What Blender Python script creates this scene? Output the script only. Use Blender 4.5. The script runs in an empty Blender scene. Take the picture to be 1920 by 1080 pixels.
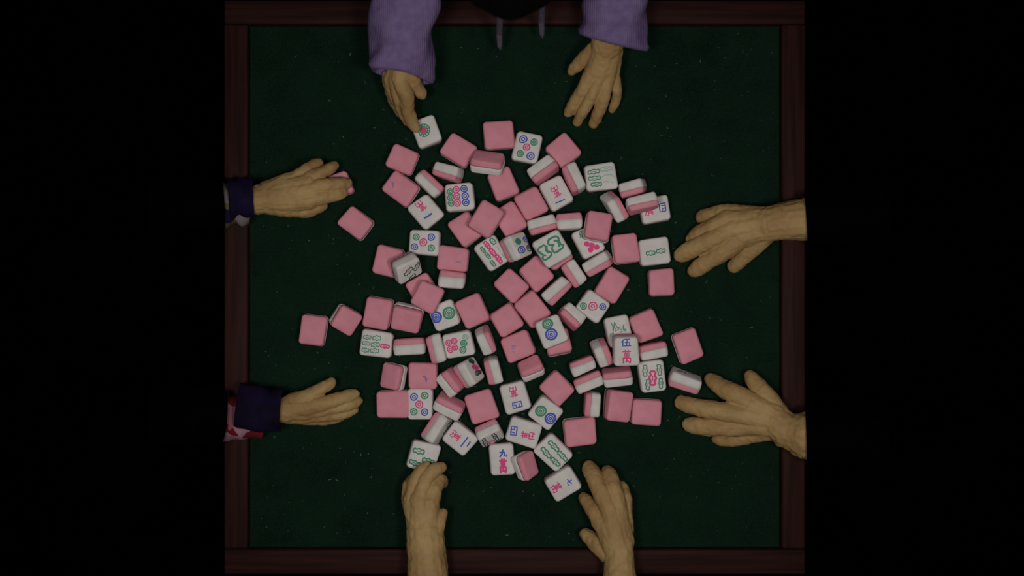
import bpy, bmesh, math, random
import numpy as np
from mathutils import Vector, Matrix, noise

# ------------------------------------------------------------------ camera, light, exposure
S = bpy.context.scene
COL = S.collection
TABLE_Z = 0.75                 # height of the felt above the floor
CAM_H = 2.2                    # camera above the felt
OFF = Vector((0, 0, TABLE_Z))

cam_data = bpy.data.cameras.new('camera')
cam_data.sensor_width = 36.0
cam_data.lens = 36.0 * CAM_H / 1.92
cam_data.clip_start = 0.05
cam_data.dof.use_dof = True
cam_data.dof.focus_distance = CAM_H - 0.03
cam_data.dof.aperture_fstop = 1.4
cam = bpy.data.objects.new('camera', cam_data)
cam.location = (0, 0, TABLE_Z + CAM_H)
COL.objects.link(cam)
S.camera = cam

world = bpy.data.worlds.new('world')
S.world = world
world.use_nodes = True
world.node_tree.nodes['Background'].inputs[0].default_value = (0.9, 0.95, 1.0, 1)
world.node_tree.nodes['Background'].inputs[1].default_value = 0.004

for lx_, ly_ in ((-0.42, -0.16), (0.50, -0.16)):        # two shaded lamps hanging over the table
    lamp_data = bpy.data.lights.new('ceiling_lamp', 'SPOT')
    lamp_data.energy = 48
    lamp_data.color = (1.0, 0.955, 0.91)
    lamp_data.shadow_soft_size = 0.20
    lamp_data.spot_size = math.radians(66)
    lamp_data.spot_blend = 1.0
    lamp = bpy.data.objects.new('ceiling_lamp', lamp_data)
    lamp.location = (lx_, ly_, TABLE_Z + 2.30)
    lamp.rotation_euler = (Vector((0.03, -0.03, TABLE_Z)) - Vector(lamp.location)).to_track_quat('-Z', 'Y').to_euler()
    COL.objects.link(lamp)

S.view_settings.view_transform = 'Standard'
S.view_settings.look = 'None'
S.view_settings.gamma = 1.0
S.view_settings.use_curve_mapping = False
S.view_settings.exposure = 0.0


# ------------------------------------------------------------------ helpers
def at(px, py, z=0.0):
    """photograph pixel at height z above the felt -> world point"""
    k = (CAM_H - z) / CAM_H / 1000.0
    return Vector(((px - 960) * k, (540 - py) * k, z + TABLE_Z))


def new_mat(name, col, rough=0.8, spec=0.3):
    m = bpy.data.materials.new(name)
    m.use_nodes = True
    b = m.node_tree.nodes['Principled BSDF']
    b.inputs['Base Color'].default_value = (*col, 1)
    b.inputs['Roughness'].default_value = rough
    b.inputs['Specular IOR Level'].default_value = spec
    return m, m.node_tree.nodes, m.node_tree.links, b


def mottled(name, c1, c2, scale, rough=0.8, spec=0.25, detail=4, bump=0.0, bscale=None, bdist=0.001, lo=0.35, hi=0.65, c3=None):
    m, n, l, b = new_mat(name, c1, rough, spec)
    tc = n.new('ShaderNodeTexCoord')
    nz = n.new('ShaderNodeTexNoise')
    nz.inputs['Scale'].default_value = scale
    nz.inputs['Detail'].default_value = detail
    l.new(tc.outputs['Object'], nz.inputs['Vector'])
    rp = n.new('ShaderNodeValToRGB')
    rp.color_ramp.elements[0].position = lo
    rp.color_ramp.elements[0].color = (*c1, 1)
    rp.color_ramp.elements[1].position = hi
    rp.color_ramp.elements[1].color = (*c2, 1)
    if c3:
        e = rp.color_ramp.elements.new((lo + hi) / 2)
        e.color = (*c3, 1)
    l.new(nz.outputs['Fac'], rp.inputs['Fac'])
    l.new(rp.outputs['Color'], b.inputs['Base Color'])
    if bump:
        nb = n.new('ShaderNodeTexNoise')
        nb.inputs['Scale'].default_value = bscale or scale * 4
        nb.inputs['Detail'].default_value = 3
        l.new(tc.outputs['Object'], nb.inputs['Vector'])
        bp = n.new('ShaderNodeBump')
        bp.inputs['Strength'].default_value = bump
        bp.inputs['Distance'].default_value = bdist
        l.new(nb.outputs['Fac'], bp.inputs['Height'])
        l.new(bp.outputs['Normal'], b.inputs['Normal'])
    return m


M = {}
M['white'] = mottled('white_clay', (0.70, 0.665, 0.64), (0.78, 0.75, 0.73), 40, 0.75, 0.25, bump=0.25, bscale=260)
M['pink'] = mottled('pink_clay', (0.70, 0.265, 0.335), (0.79, 0.315, 0.395), 30, 0.7, 0.25, bump=0.25, bscale=260)
M['green_ink'] = new_mat('green_ink', (0.075, 0.30, 0.185), 0.7, 0.2)[0]
M['pink_ink'] = new_mat('pink_ink', (0.80, 0.085, 0.27), 0.7, 0.2)[0]
M['blue_ink'] = new_mat('blue_ink', (0.075, 0.12, 0.55), 0.7, 0.2)[0]
M['pale_green_ink'] = new_mat('pale_green_ink', (0.36, 0.55, 0.45), 0.7, 0.2)[0]
M['pale_pink_ink'] = new_mat('pale_pink_ink', (0.72, 0.33, 0.40), 0.7, 0.2)[0]
M['pale_blue_ink'] = new_mat('pale_blue_ink', (0.42, 0.22, 0.42), 0.7, 0.2)[0]
M['shaded_green_ink'] = new_mat('green_ink_in_shade', (0.04, 0.085, 0.065), 0.7, 0.2)[0]  # green ink with shade put into it, for shaded faces of tipped tiles
INK = {'g': 'green_ink', 'p': 'pink_ink', 'b': 'blue_ink', 'G': 'pale_green_ink', 'P': 'pale_pink_ink', 'B': 'pale_blue_ink', 'k': 'shaded_green_ink'}
M['skin'] = mottled('skin', (0.35, 0.205, 0.082), (0.475, 0.325, 0.136), 16, 0.62, 0.3, detail=5, bump=0.35, bscale=170, bdist=0.0015, lo=0.32, hi=0.68)
M['hair'] = new_mat('black_hair', (0.0022, 0.002, 0.002), 0.9, 0.03)[0]
M['added_black_cloth'] = new_mat('added_black_cloth', (0.0012, 0.0012, 0.0014), 0.95, 0.0)[0]  # sleeves in this cloth are added, lost in the dark beyond the table
M['cord'] = mottled('shaded_lilac_cord', (0.10, 0.085, 0.12), (0.14, 0.12, 0.165), 120)  # the shade the cords hang in is put into this dimmer lilac
M['navy'] = mottled('navy_cloth', (0.006, 0.004, 0.014), (0.012, 0.007, 0.036), 25, 0.9, 0.1)
M['floor'] = mottled('dark_floor', (0.0004, 0.0004, 0.0004), (0.0007, 0.0007, 0.0007), 8, 0.95, 0.0)
M['lint'] = new_mat('lint', (0.10, 0.14, 0.12), 0.9, 0.1)[0]
M['metal'] = new_mat('dull_metal', (0.06, 0.055, 0.05), 0.5, 0.4)[0]


def felt_material():
    m, n, l, b = new_mat('green_felt', (0.007, 0.022, 0.0125), 1.0, 0.0)
    tc = n.new('ShaderNodeTexCoord')
    a = n.new('ShaderNodeTexNoise'); a.inputs['Scale'].default_value = 14; a.inputs['Detail'].default_value = 6
    c = n.new('ShaderNodeTexNoise'); c.inputs['Scale'].default_value = 260; c.inputs['Detail'].default_value = 2
    for t in (a, c):
        l.new(tc.outputs['Object'], t.inputs['Vector'])
    mx = n.new('ShaderNodeMath'); mx.operation = 'ADD'
    l.new(a.outputs['Fac'], mx.inputs[0]); l.new(c.outputs['Fac'], mx.inputs[1])
    rp = n.new('ShaderNodeValToRGB')
    rp.color_ramp.elements[0].position = 0.33; rp.color_ramp.elements[0].color = (0.0052, 0.0150, 0.0092, 1)
    rp.color_ramp.elements[1].position = 0.72; rp.color_ramp.elements[1].color = (0.0098, 0.0290, 0.0170, 1)
    hv = n.new('ShaderNodeMath'); hv.operation = 'MULTIPLY'; hv.inputs[1].default_value = 0.5
    l.new(mx.outputs[0], hv.inputs[0]); l.new(hv.outputs[0], rp.inputs['Fac'])
    l.new(rp.outputs['Color'], b.inputs['Base Color'])
    bp = n.new('ShaderNodeBump'); bp.inputs['Strength'].default_value = 0.6; bp.inputs['Distance'].default_value = 0.0015
    l.new(c.outputs['Fac'], bp.inputs['Height']); l.new(bp.outputs['Normal'], b.inputs['Normal'])
    return m


def wood_material(name, axis):
    m, n, l, b = new_mat(name, (0.035, 0.013, 0.011), 0.6, 0.08)
    tc = n.new('ShaderNodeTexCoord')
    mp = n.new('ShaderNodeMapping')
    mp.inputs['Scale'].default_value = (3, 60, 60) if axis == 'x' else (60, 3, 60)
    l.new(tc.outputs['Object'], mp.inputs['Vector'])
    nz = n.new('ShaderNodeTexNoise'); nz.inputs['Scale'].default_value = 1.6; nz.inputs['Detail'].default_value = 6
    l.new(mp.outputs['Vector'], nz.inputs['Vector'])
    rp = n.new('ShaderNodeValToRGB')
    rp.color_ramp.elements[0].position = 0.32; rp.color_ramp.elements[0].color = (0.018, 0.0068, 0.0056, 1)
    rp.color_ramp.elements[1].position = 0.75; rp.color_ramp.elements[1].color = (0.044, 0.0145, 0.0115, 1)
    l.new(nz.outputs['Fac'], rp.inputs['Fac']); l.new(rp.outputs['Color'], b.inputs['Base Color'])
    bp = n.new('ShaderNodeBump'); bp.inputs['Strength'].default_value = 0.3; bp.inputs['Distance'].default_value = 0.001
    l.new(nz.outputs['Fac'], bp.inputs['Height']); l.new(bp.outputs['Normal'], b.inputs['Normal'])
    return m


def lilac_material():
    m, n, l, b = new_mat('lilac_knit', (0.25, 0.17, 0.39), 0.95, 0.1)
    tc = n.new('ShaderNodeTexCoord')
    wv = n.new('ShaderNodeTexWave'); wv.inputs['Scale'].default_value = 90; wv.inputs['Distortion'].default_value = 1.5
    wv.bands_direction = 'X'
    l.new(tc.outputs['Object'], wv.inputs['Vector'])
    nz = n.new('ShaderNodeTexNoise'); nz.inputs['Scale'].default_value = 60; nz.inputs['Detail'].default_value = 5
    l.new(tc.outputs['Object'], nz.inputs['Vector'])
    rp = n.new('ShaderNodeValToRGB')
    rp.color_ramp.elements[0].position = 0.3; rp.color_ramp.elements[0].color = (0.165, 0.115, 0.255, 1)
    rp.color_ramp.elements[1].position = 0.72; rp.color_ramp.elements[1].color = (0.24, 0.175, 0.355, 1)
    l.new(nz.outputs['Fac'], rp.inputs['Fac']); l.new(rp.outputs['Color'], b.inputs['Base Color'])
    bp = n.new('ShaderNodeBump'); bp.inputs['Strength'].default_value = 0.5; bp.inputs['Distance'].default_value = 0.0012
    l.new(wv.outputs['Fac'], bp.inputs['Height']); l.new(bp.outputs['Normal'], b.inputs['Normal'])
    return m


def floral_material(name, cols):
    m, n, l, b = new_mat(name, cols[0], 0.9, 0.1)
    tc = n.new('ShaderNodeTexCoord')
    nz = n.new('ShaderNodeTexNoise'); nz.inputs['Scale'].default_value = 30
    l.new(tc.outputs['Object'], nz.inputs['Vector'])
    ad = n.new('ShaderNodeMix'); ad.data_type = 'VECTOR'; ad.inputs[0].default_value = 0.03
    l.new(tc.outputs['Object'], ad.inputs[4]); l.new(nz.outputs['Color'], ad.inputs[5])
    vo = n.new('ShaderNodeTexVoronoi'); vo.inputs['Scale'].default_value = 38
    l.new(ad.outputs[1], vo.inputs['Vector'])
    sp = n.new('ShaderNodeSeparateColor')
    l.new(vo.outputs['Color'], sp.inputs[0])
    rp = n.new('ShaderNodeValToRGB'); rp.color_ramp.interpolation = 'CONSTANT'
    els = rp.color_ramp.elements
    els[0].position = 0; els[0].color = (*cols[0], 1)
    els[1].position = 1.0 / len(cols); els[1].color = (*cols[1], 1)
    for i, c in enumerate(cols[2:], 2):
        e = els.new(i / len(cols)); e.color = (*c, 1)
    l.new(sp.outputs[0], rp.inputs['Fac']); l.new(rp.outputs['Color'], b.inputs['Base Color'])
    return m


M['felt'] = felt_material()
M['wood_x'] = wood_material('dark_red_wood_along', 'x')
M['wood_y'] = wood_material('dark_red_wood_across', 'y')
M['lilac'] = lilac_material()
M['floral_pale'] = floral_material('pale_floral_cloth', [(0.20, 0.17, 0.17), (0.012, 0.008, 0.03), (0.17, 0.14, 0.15), (0.13, 0.10, 0.03), (0.16, 0.02, 0.02)])
M['floral_red'] = floral_material('red_floral_cloth', [(0.34, 0.17, 0.22), (0.16, 0.012, 0.016), (0.36, 0.20, 0.25), (0.17, 0.012, 0.02), (0.30, 0.11, 0.15)])


def link(name, me, mat=None, parent=None, loc=None, smooth=True):
    o = bpy.data.objects.new(name, me)
    COL.objects.link(o)
    if mat:
        me.materials.clear(); me.materials.append(mat)
    if smooth:
        for p in me.polygons:
            p.use_smooth = True
    if parent:
        o.parent = parent
    if loc is not None:
        o.location = loc
    return o


def from_bm(bm, name):
    me = bpy.data.meshes.new(name)
    bmesh.ops.recalc_face_normals(bm, faces=bm.faces)
    bm.to_mesh(me); bm.free()
    return me


def empty(name, loc, label=None, cat=None, group=None):
    o = bpy.data.objects.new(name, None)
    o.empty_display_size = 0.02
    COL.objects.link(o)
    o.location = loc
    if label: o['label'] = label
    if cat: o['category'] = cat
    if group: o['group'] = group
    return o


def box_mesh(name, x0, x1, y0, y1, z0, z1, bevel=0.002, seg=2):
    bm = bmesh.new()
    bmesh.ops.create_cube(bm, size=1)
    for v in bm.verts:
        v.co = Vector(((x0 + x1) / 2 + v.co.x * (x1 - x0), (y0 + y1) / 2 + v.co.y * (y1 - y0), (z0 + z1) / 2 + v.co.z * (z1 - z0)))
    if bevel:
        bmesh.ops.bevel(bm, geom=list(bm.edges), offset=bevel, segments=seg, profile=0.5, affect='EDGES')
    return from_bm(bm, name)


# ------------------------------------------------------------------ floor and table
bm = bmesh.new()
bmesh.ops.create_grid(bm, x_segments=8, y_segments=8, size=3.0)
fl = link('floor', from_bm(bm, 'floor'), M['floor'], smooth=False)
fl['kind'] = 'structure'

RIM = 0.022


def lx(px, z=RIM):
    return at(px, 540, z).x


def ly(py, z=RIM):
    return at(960, py, z).y


table = empty('table', (0, 0, 0), 'square mahjong table with dark green felt top and dark red wooden rim', 'table')
OX0, OX1, IX0, IX1 = lx(419.5), lx(1510.5), lx(464), lx(1466)
OY0, OY1, IY0, IY1 = ly(1077.5), ly(0), ly(1030), ly(45)
bm = bmesh.new()
bmesh.ops.create_grid(bm, x_segments=100, y_segments=100, size=0.5)
rng = np.random.RandomState(4)
for v in bm.verts:
    v.co.x = IX0 - 0.006 + (v.co.x + 0.5) * (IX1 - IX0 + 0.012)
    v.co.y = IY0 - 0.006 + (v.co.y + 0.5) * (IY1 - IY0 + 0.012)
    v.co.z = TABLE_Z - 0.0008 + 0.0006 * (rng.rand() - 0.5)
link('felt_surface', from_bm(bm, 'felt_surface'), M['felt'], table)['label'] = 'dark green felt surface'
link('table_board', box_mesh('table_board', OX0 + .004, OX1 - .004, OY0 + .004, OY1 - .004, TABLE_Z - .03, TABLE_Z - .003), M['wood_x'], table)
zt, zb = TABLE_Z + RIM, TABLE_Z - 0.035
for (x0, x1, y0, y1, mt) in ((OX0, OX1, IY1, OY1, 'wood_x'), (OX0, OX1, OY0, IY0, 'wood_x'),
                             (OX0, IX0, IY0 + .0008, IY1 - .0008, 'wood_y'), (IX1, OX1, IY0 + .0008, IY1 - .0008, 'wood_y')):
    link('rim_rail', box_mesh('rim_rail', x0, x1, y0, y1, zb, zt, 0.004, 3), M[mt], table)
for sx in (OX0 + .05, OX1 - .05):
    for sy in (OY0 + .05, OY1 - .05):
        bm = bmesh.new()
        bmesh.ops.create_cone(bm, cap_ends=True, segments=4, radius1=0.03, radius2=0.042, depth=TABLE_Z - 0.03)
        bmesh.ops.rotate(bm, verts=bm.verts, cent=(0, 0, 0), matrix=Matrix.Rotation(math.pi / 4, 3, 'Z'))
        bmesh.ops.translate(bm, verts=bm.verts, vec=(sx, sy, (TABLE_Z - 0.03) / 2))
        bmesh.ops.bevel(bm, geom=list(bm.edges), offset=0.003, segments=1, affect='EDGES')
        link('leg', from_bm(bm, 'leg'), M['wood_y'], table, smooth=False)

# lint on the felt: nobody could count it
bm = bmesh.new()
rng = np.random.RandomState(11)
for i in range(520):
    x = IX0 + 0.01 + rng.rand() * (IX1 - IX0 - .02); y = IY0 + .01 + rng.rand() * (IY1 - IY0 - .02)
    a = rng.rand() * 6.28; L = 0.0006 + rng.rand() ** 4 * 0.0028; w = 0.00035 + 0.0005 * rng.rand() ** 2
    d = Vector((math.cos(a), math.sin(a), 0)); p = Vector((-d.y, d.x, 0)); c = Vector((x, y, TABLE_Z + 0.0007))
    t = Vector((0, 0, 0.0006))
    vs = [bm.verts.new(q) for q in (c - d * L - p * w, c + d * L - p * w, c + d * L + p * w, c - d * L + p * w, c + t)]
    for k in range(4):
        bm.faces.new((vs[k], vs[(k + 1) % 4], vs[4]))
o = link('lint', from_bm(bm, 'lint'), M['lint'], table, smooth=False)
o['kind'] = 'stuff'

# ------------------------------------------------------------------ mahjong tiles
Z = {'1': (680, 190, 6.75), '2': (940, 210, 6.0), '3': (690, 310, 6.75), '4': (940, 350, 5.647), '5': (680, 420, 6.75),
     '6': (900, 400, 6.75), '7': (550, 530, 6.75), '8': (800, 530, 6.75), '9': (1020, 480, 6.0), 'A': (1040, 590, 6.353),
     'B': (690, 630, 6.75), 'C': (900, 640, 6.75), 'D': (740, 740, 6.75), 'E': (900, 780, 6.75), 'F': (1060, 680, 6.75), 'H': (990, 420, 11.25), 'I': (725, 455, 12.0), 'J': (840, 660, 13.5), 'K': (1125, 580, 9.82)}
GLYPH = {
    'wan': [[(.1, .88), (.9, .9)], [(.35, 1), (.36, .8)], [(.65, 1), (.64, .8)], [(.28, .75), (.74, .76), (.72, .48), (.28, .48), (.28, .75)],
            [(.28, .615), (.72, .615)], [(.5, .76), (.5, .1)], [(.13, .4), (.15, 0)], [(.13, .39), (.9, .4), (.88, .06), (.76, .02)],
            [(.5, .26), (.33, .12), (.66, .18), (.72, .1)]],
    'wu': [[(.32, 1), (.08, .55)], [(.22, .75), (.22, 0)], [(.42, .9), (.95, .92)], [(.68, .9), (.56, .05)], [(.45, .5), (.88, .52), (.84, .05)], [(.36, .04), (1, .06)]],
    'jiu': [[(.08, .62), (.7, .68), (.62, .14), (.98, .08), (.96, .28)], [(.46, 1), (.4, .5), (.08, 0)]],
    'qi': [[(.05, .46), (.95, .66)], [(.48, 1), (.44, .16), (.9, .08), (.95, .28)]],
    'si': [[(.04, .92), (.97, .9), (.93, .05), (.08, .06), (.04, .92)], [(.36, .9), (.3, .4)], [(.62, .9), (.63, .48), (.8, .42)]],
    'yi': [[(0, .45), (.5, .5), (1, .55)]],
    'er': [[(.15, .75), (.85, .8)], [(0, .2), (1, .22)]],
}


def ring_pts(hx, hy, rc, off, n=5):
    """rounded rectangle outline, counter-clockwise"""
    ax, ay = hx + off, hy + off
    r = max(0.0012, min(rc + off, ax, ay))
    out = []
    for (sx, sy, a0) in ((1, 1, 0), (-1, 1, 90), (-1, -1, 180), (1, -1, 270)):
        for k in range(n):
            a = math.radians(a0 + 90 * k / (n - 1))
            out.append((sx * (ax - r) + r * math.cos(a), sy * (ay - r) + r * math.sin(a)))
        # a middle point on the following side keeps the pillowed edge smooth
    return out


class TileShape:
    def __init__(self, dx, dy, dz, frac, seed):
        self.hx, self.hy, self.hz = dx / 2, dy / 2, dz / 2
        self.rng = np.random.RandomState(seed)
        self.jit = (self.rng.rand(2, 2, 2, 3) - 0.5) * 0.0036
        self.bow = self.rng.rand(4) * 0.075 + 0.01
        self.zc = -self.hz + dz * frac
        self.r = 0.0046
        self.bulge = 0.0011

    def warp(self, p):
        u = np.clip((p[0] / self.hx + 1) / 2, 0, 1); v = np.clip((p[1] / self.hy + 1) / 2, 0, 1); w = np.clip((p[2] / self.hz + 1) / 2, 0, 1)
        j = self.jit
        d = ((j[0, 0, 0] * (1 - u) + j[1, 0, 0] * u) * (1 - v) + (j[0, 1, 0] * (1 - u) + j[1, 1, 0] * u) * v) * (1 - w) + \
            ((j[0, 0, 1] * (1 - u) + j[1, 0, 1] * u) * (1 - v) + (j[0, 1, 1] * (1 - u) + j[1, 1, 1] * u) * v) * w
        # pillowed plan outline
        bw = self.bow
        bx = 1 + (bw[0] if p[0] > 0 else bw[1]) * (1 - (2 * v - 1) ** 2) - 0.022
        by = 1 + (bw[2] if p[1] > 0 else bw[3]) * (1 - (2 * u - 1) ** 2) - 0.022
        return Vector((p[0] * bx + d[0], p[1] * by + d[1], p[2] + d[2]))

    def face_z(self, x, y, side=1):
        s = min(1.0, max(abs(x) / (self.hx - self.r), abs(y) / (self.hy - self.r)))
        return side * (self.hz + self.bulge * (1 - s * s) + 0.0004)

    def half(self, upper, name):
        hx, hy, hz, r, zc = self.hx, self.hy, self.hz, self.r, self.zc
        s = 1 if upper else -1
        rings = []
        n = 6
        side_b = lambda z: 0.0009 * (1 - (z / hz) ** 2)
        wob = []
        base = ring_pts(hx, hy, 0.0058, side_b(zc), n)
        for i, (x, y) in enumerate(base):
            a = math.atan2(y, x)
            wob.append(0.0007 * math.sin(2 * a + self.jit[0, 0, 0, 0] * 4000) + 0.0005 * math.sin(5 * a + self.jit[1, 0, 0, 0] * 4000))
        zs = [(zc, side_b(zc))]
        zend = s * (hz - r)
        zmid = (zc + zend) / 2
        zs.append((zmid, side_b(zmid)))
        for k in range(5):
            a = math.radians(90 * k / 4)
            zs.append((s * (hz - r + r * math.sin(a)), -r + r * math.cos(a)))
        for i, (z, off) in enumerate(zs):
            pts = ring_pts(hx, hy, 0.0058, off, n)
            rings.append([self.warp((x, y, z + (wob[k] if i == 0 else 0))) for k, (x, y) in enumerate(pts)])
        inner = ring_pts(hx, hy, 0.0058, -r, n)
        for sc in (0.72, 0.4):
            rings.append([self.warp((x * sc, y * sc, s * (hz + self.bulge * (1 - sc * sc)))) for (x, y) in inner])
        bm = bmesh.new()
        vr = [[bm.verts.new(p) for p in rg] for rg in rings]
        m = len(vr[0])
        for a, b in zip(vr[:-1], vr[1:]):
            for k in range(m):
                bm.faces.new((a[k], a[(k + 1) % m], b[(k + 1) % m], b[k]))
        c = bm.verts.new(self.warp((0, 0, s * (hz + self.bulge))))
        for k in range(m):
            bm.faces.new((vr[-1][k], vr[-1][(k + 1) % m], c))
        c0 = bm.verts.new(self.warp((0, 0, zc)))
        for k in range(m):
            bm.faces.new((vr[0][(k + 1) % m], vr[0][k], c0))
        me = from_bm(bm, name)
        return me


def strokes_of(cmd, zx):
    """drawing command -> list of (ink, [pixel points], width in px, closed)"""
    ox, oy, sc = zx
    px = lambda x, y: (ox + x / sc, oy + y / sc)
    k, ink = cmd[0], cmd[1]
    out = []
    if k in 'rRdo':
        _, _, x, y, R = cmd
        cx, cy = px(x, y); R /= sc
        hd = random.Random(int(x * 7 + y))
        def circ(rad, w, wob=0.06, n=18):
            ph = hd.random() * 6
            return (ink, [(cx + rad * (1 + wob * math.sin(3 * a + ph)) * math.cos(a), cy + rad * (1 + wob * math.cos(2 * a + ph)) * math.sin(a)) for a in [2 * math.pi * i / n for i in range(n)]], w, True)
        if k == 'r':
            out += [circ(R * .9, 1.8), circ(R * .38, 1.6, 0.1, 12)]
        elif k == 'o':
            out += [circ(R * .9, 1.5)]
        elif k == 'R':
            out += [circ(R * .87, 2.9, 0.02, 24), circ(R * .52, 1.5, 0.05), circ(R * .2, 1.7, 0.1, 10)]
        else:
            out += [circ(R * .25, R * .52, 0.05, 10), circ(R * .68, R * .66, 0.12, 14)]
    elif k == 'b':
        _, _, x, y, L, W, ang = cmd[:7]
        wd = cmd[7] if len(cmd) > 7 else 1.7
        cx, cy = px(x, y); L /= 2 * sc; W /= 2 * sc
        a = math.radians(ang); ca, sa = math.cos(a), -math.sin(a)
        prof = []
        N = 10
        for i in range(N + 1):
            t = -1 + 2 * i / N
            w = W * (0.78 + 0.22 * math.cos(2 * math.pi * t)) if abs(t) < .99 else W * .45
            prof.append((t * L, w))
        loop = prof + [(u, -v) for (u, v) in reversed(prof)]
        out.append((ink, [(cx + u * ca - v * sa, cy + u * sa + v * ca) for (u, v) in loop], wd, True))
        out.append((ink, [(cx - L * .3 * ca, cy - L * .3 * sa), (cx + L * .3 * ca, cy + L * .3 * sa)], wd * .55, False))
    elif k == 'l':
        out.append((ink, [px(x, y) for (x, y) in cmd[2]], cmd[3], False))
    elif k == 'c':
        _, _, g, x, y, w, h, rot = cmd[:8]
        wd = cmd[8] if len(cmd) > 8 else 1.4
        cx, cy = px(x, y); w /= sc; h /= sc
        a = math.radians(rot)
        for st in GLYPH[g]:
            pts = []
            for (u, v) in st:
                X, Y = (u - .5) * w, (v - .5) * h
                Xr, Yr = X * math.cos(a) - Y * math.sin(a), X * math.sin(a) + Y * math.cos(a)
                pts.append((cx + Xr, cy - Yr))
            out.append((ink, pts, wd, False))
    return out


TILES = []


def T(state, cx, cy, th, dx, dz_or_dy, label, tu=0, tv=0, base=0.0, dy=None, dz=None, z='1', ink=(), back=(), frac=None):
    """state F face up, B back up, P on its edge; sizes in photograph pixels as seen"""
    if state == 'P':
        d = (dx, dy or 46, dz_or_dy)
    else:
        d = (dx, dz_or_dy, dz or 31)
    TILES.append(dict(s=state, c=(cx, cy), th=th, d=d, tu=tu, tv=tv, base=base / 1000., label=label, z=z, ink=ink, back=back, frac=frac))


# --- top of the spread
T('F', 798, 246, 20, 46, 51, 'one-circle tile touched by the index fingertip of the lilac-sleeved left hand', z='1',
  ink=[('o', 'g', 770, 372, 82), ('o', 'g', 770, 372, 50), ('d', 'p', 768, 372, 34)] + [('l', 'g', [(770 + 50 * math.cos(i * .5236), 372 + 50 * math.sin(i * .5236)), (770 + 78 * math.cos(i * .5236 + .2), 372 + 78 * math.sin(i * .5236 + .2))], 1.4) for i in range(12)])
T('B', 754.5, 298.5, -24, 51, 46, 'flat pink tile below the fingertip at the upper left of the spread')
T('B', 860, 281.5, -32, 58, 47, 'flat pink tile right of the one-circle tile, partly under a leaning tile')
T('B', 936, 252.5, 5, 56, 51, 'topmost flat pink tile, above the leaning pink and white tile')
T('F', 990, 279, -12, 48, 54, 'five-circle tile with two blue circles, second from the top of the spread', z='2',
  ink=[('r', 'b', 255, 325, 44), ('r', 'g', 372, 358, 38), ('r', 'p', 293, 412, 38), ('r', 'g', 225, 483, 37), ('r', 'b', 340, 512, 43)])
T('B', 1058, 282, 39, 48, 52, 'flat pink tile at the upper right, just below the right lilac-sleeved hand')
T('P', 1018, 319, 38, 54, 30, 'edge-standing tile, pink half lower right, between five-circle tile and red one-character tile', tu=-12, dy=44)
T('F', 1042, 359, 29, 46, 56, 'one-ten-thousand tile with faint pink character and thin blue dash, upper right of centre', z='2',
  ink=[('c', 'p', 'wan', 605, 880, 100, 130, 209, 1.3), ('l', 'b', [(606, 1008), (655, 988), (705, 968)], 1.7)])
T('P', 1076.5, 335, -64, 50, 29, 'edge-standing tile leaning beside the one-ten-thousand tile, pink half to the left', tv=-10, dy=46)
T('F', 1127, 333, 7, 57, 50, 'six-bamboo tile with faded green bars at the upper right of the spread', z='2',
  ink=[('b', 'g', 1042, 682, 125, 50, 6), ('b', 'G', 1180, 655, 125, 50, 8), ('b', 'g', 1050, 755, 125, 50, 6), ('l', 'G', [(1130, 745), (1160, 722), (1240, 718), (1262, 742)], 1.2), ('b', 'g', 1070, 825, 110, 50, 5), ('l', 'G', [(1150, 800), (1180, 790), (1200, 797)], 1.2), ('l', 'G', [(1235, 800), (1250, 808)], 1.2)])
T('P', 1187, 353, 15, 46, 27, 'tilted edge-standing tile with small pink smudge at far upper right', tv=-17, dy=44, z='2',
  ink=[])
T('P', 1152, 386, 121, 49, 27, 'long leaning tile with shaded white end, left of the pair on the four tile', tv=-25, dy=48)
T('F', 1229, 392, 12, 54, 49, 'four-ten-thousand tile with blue character, partly covered at the far upper right', z='4',
  ink=[('c', 'b', 'si', 1708, 217, 100, 75, -78, 1.7), ('c', 'p', 'wan', 1565, 262, 100, 90, -78, 1.4)])
T('P', 1203, 382, 16, 56, 27, 'edge-standing tile lying on top of the blue four tile at upper right', tu=-10, base=32, dy=40)
T('P', 840, 323, -15, 47, 27, 'small white-topped tile with shaded right end, between two pink tiles at upper left', tv=-15, dy=44)
T('P', 803.5, 342.5, 135, 54, 28, 'edge-standing tile above the upside-down one tile, pink half upper right')
T('B', 752.5, 354.5, -35, 57, 46, 'flat pink tile with blue smudge at the left of the upper cluster', z='3', tv=-3,
  back=[('l', 'B', [(312, 220), (322, 270)], 2.2), ('l', 'B', [(330, 225), (318, 280)], 2.0)])
T('F', 798, 397, 38, 47, 53, 'one-ten-thousand tile with short blue dash, above a five-circle tile at left', z='3',
  ink=[('c', 'p', 'wan', 675, 518, 110, 125, 222, 1.4), ('l', 'b', [(715, 668), (755, 645), (797, 612)], 2.4)])
T('F', 861, 370.5, 4, 54, 51, 'nine-circle tile with green, pink and blue columns', z='3',
  ink=[('r', 'g', 1033, 340, 40), ('r', 'g', 1037, 415, 40), ('r', 'g', 1044, 488, 40), ('r', 'p', 1112, 320, 45), ('r', 'p', 1118, 405, 45), ('r', 'p', 1124, 485, 45), ('r', 'b', 1217, 310, 45), ('r', 'b', 1226, 400, 45), ('r', 'b', 1232, 482, 45)])
T('B', 943, 344, 24, 45, 54, 'flat pink tile half hidden under the leaning pink and white tile')
T('P', 915, 305, 180, 58, 27, 'leaning tile with shaded pink back upward and white edge below, near the top', tu=-42, tv=13, base=14, dy=38)
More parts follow.
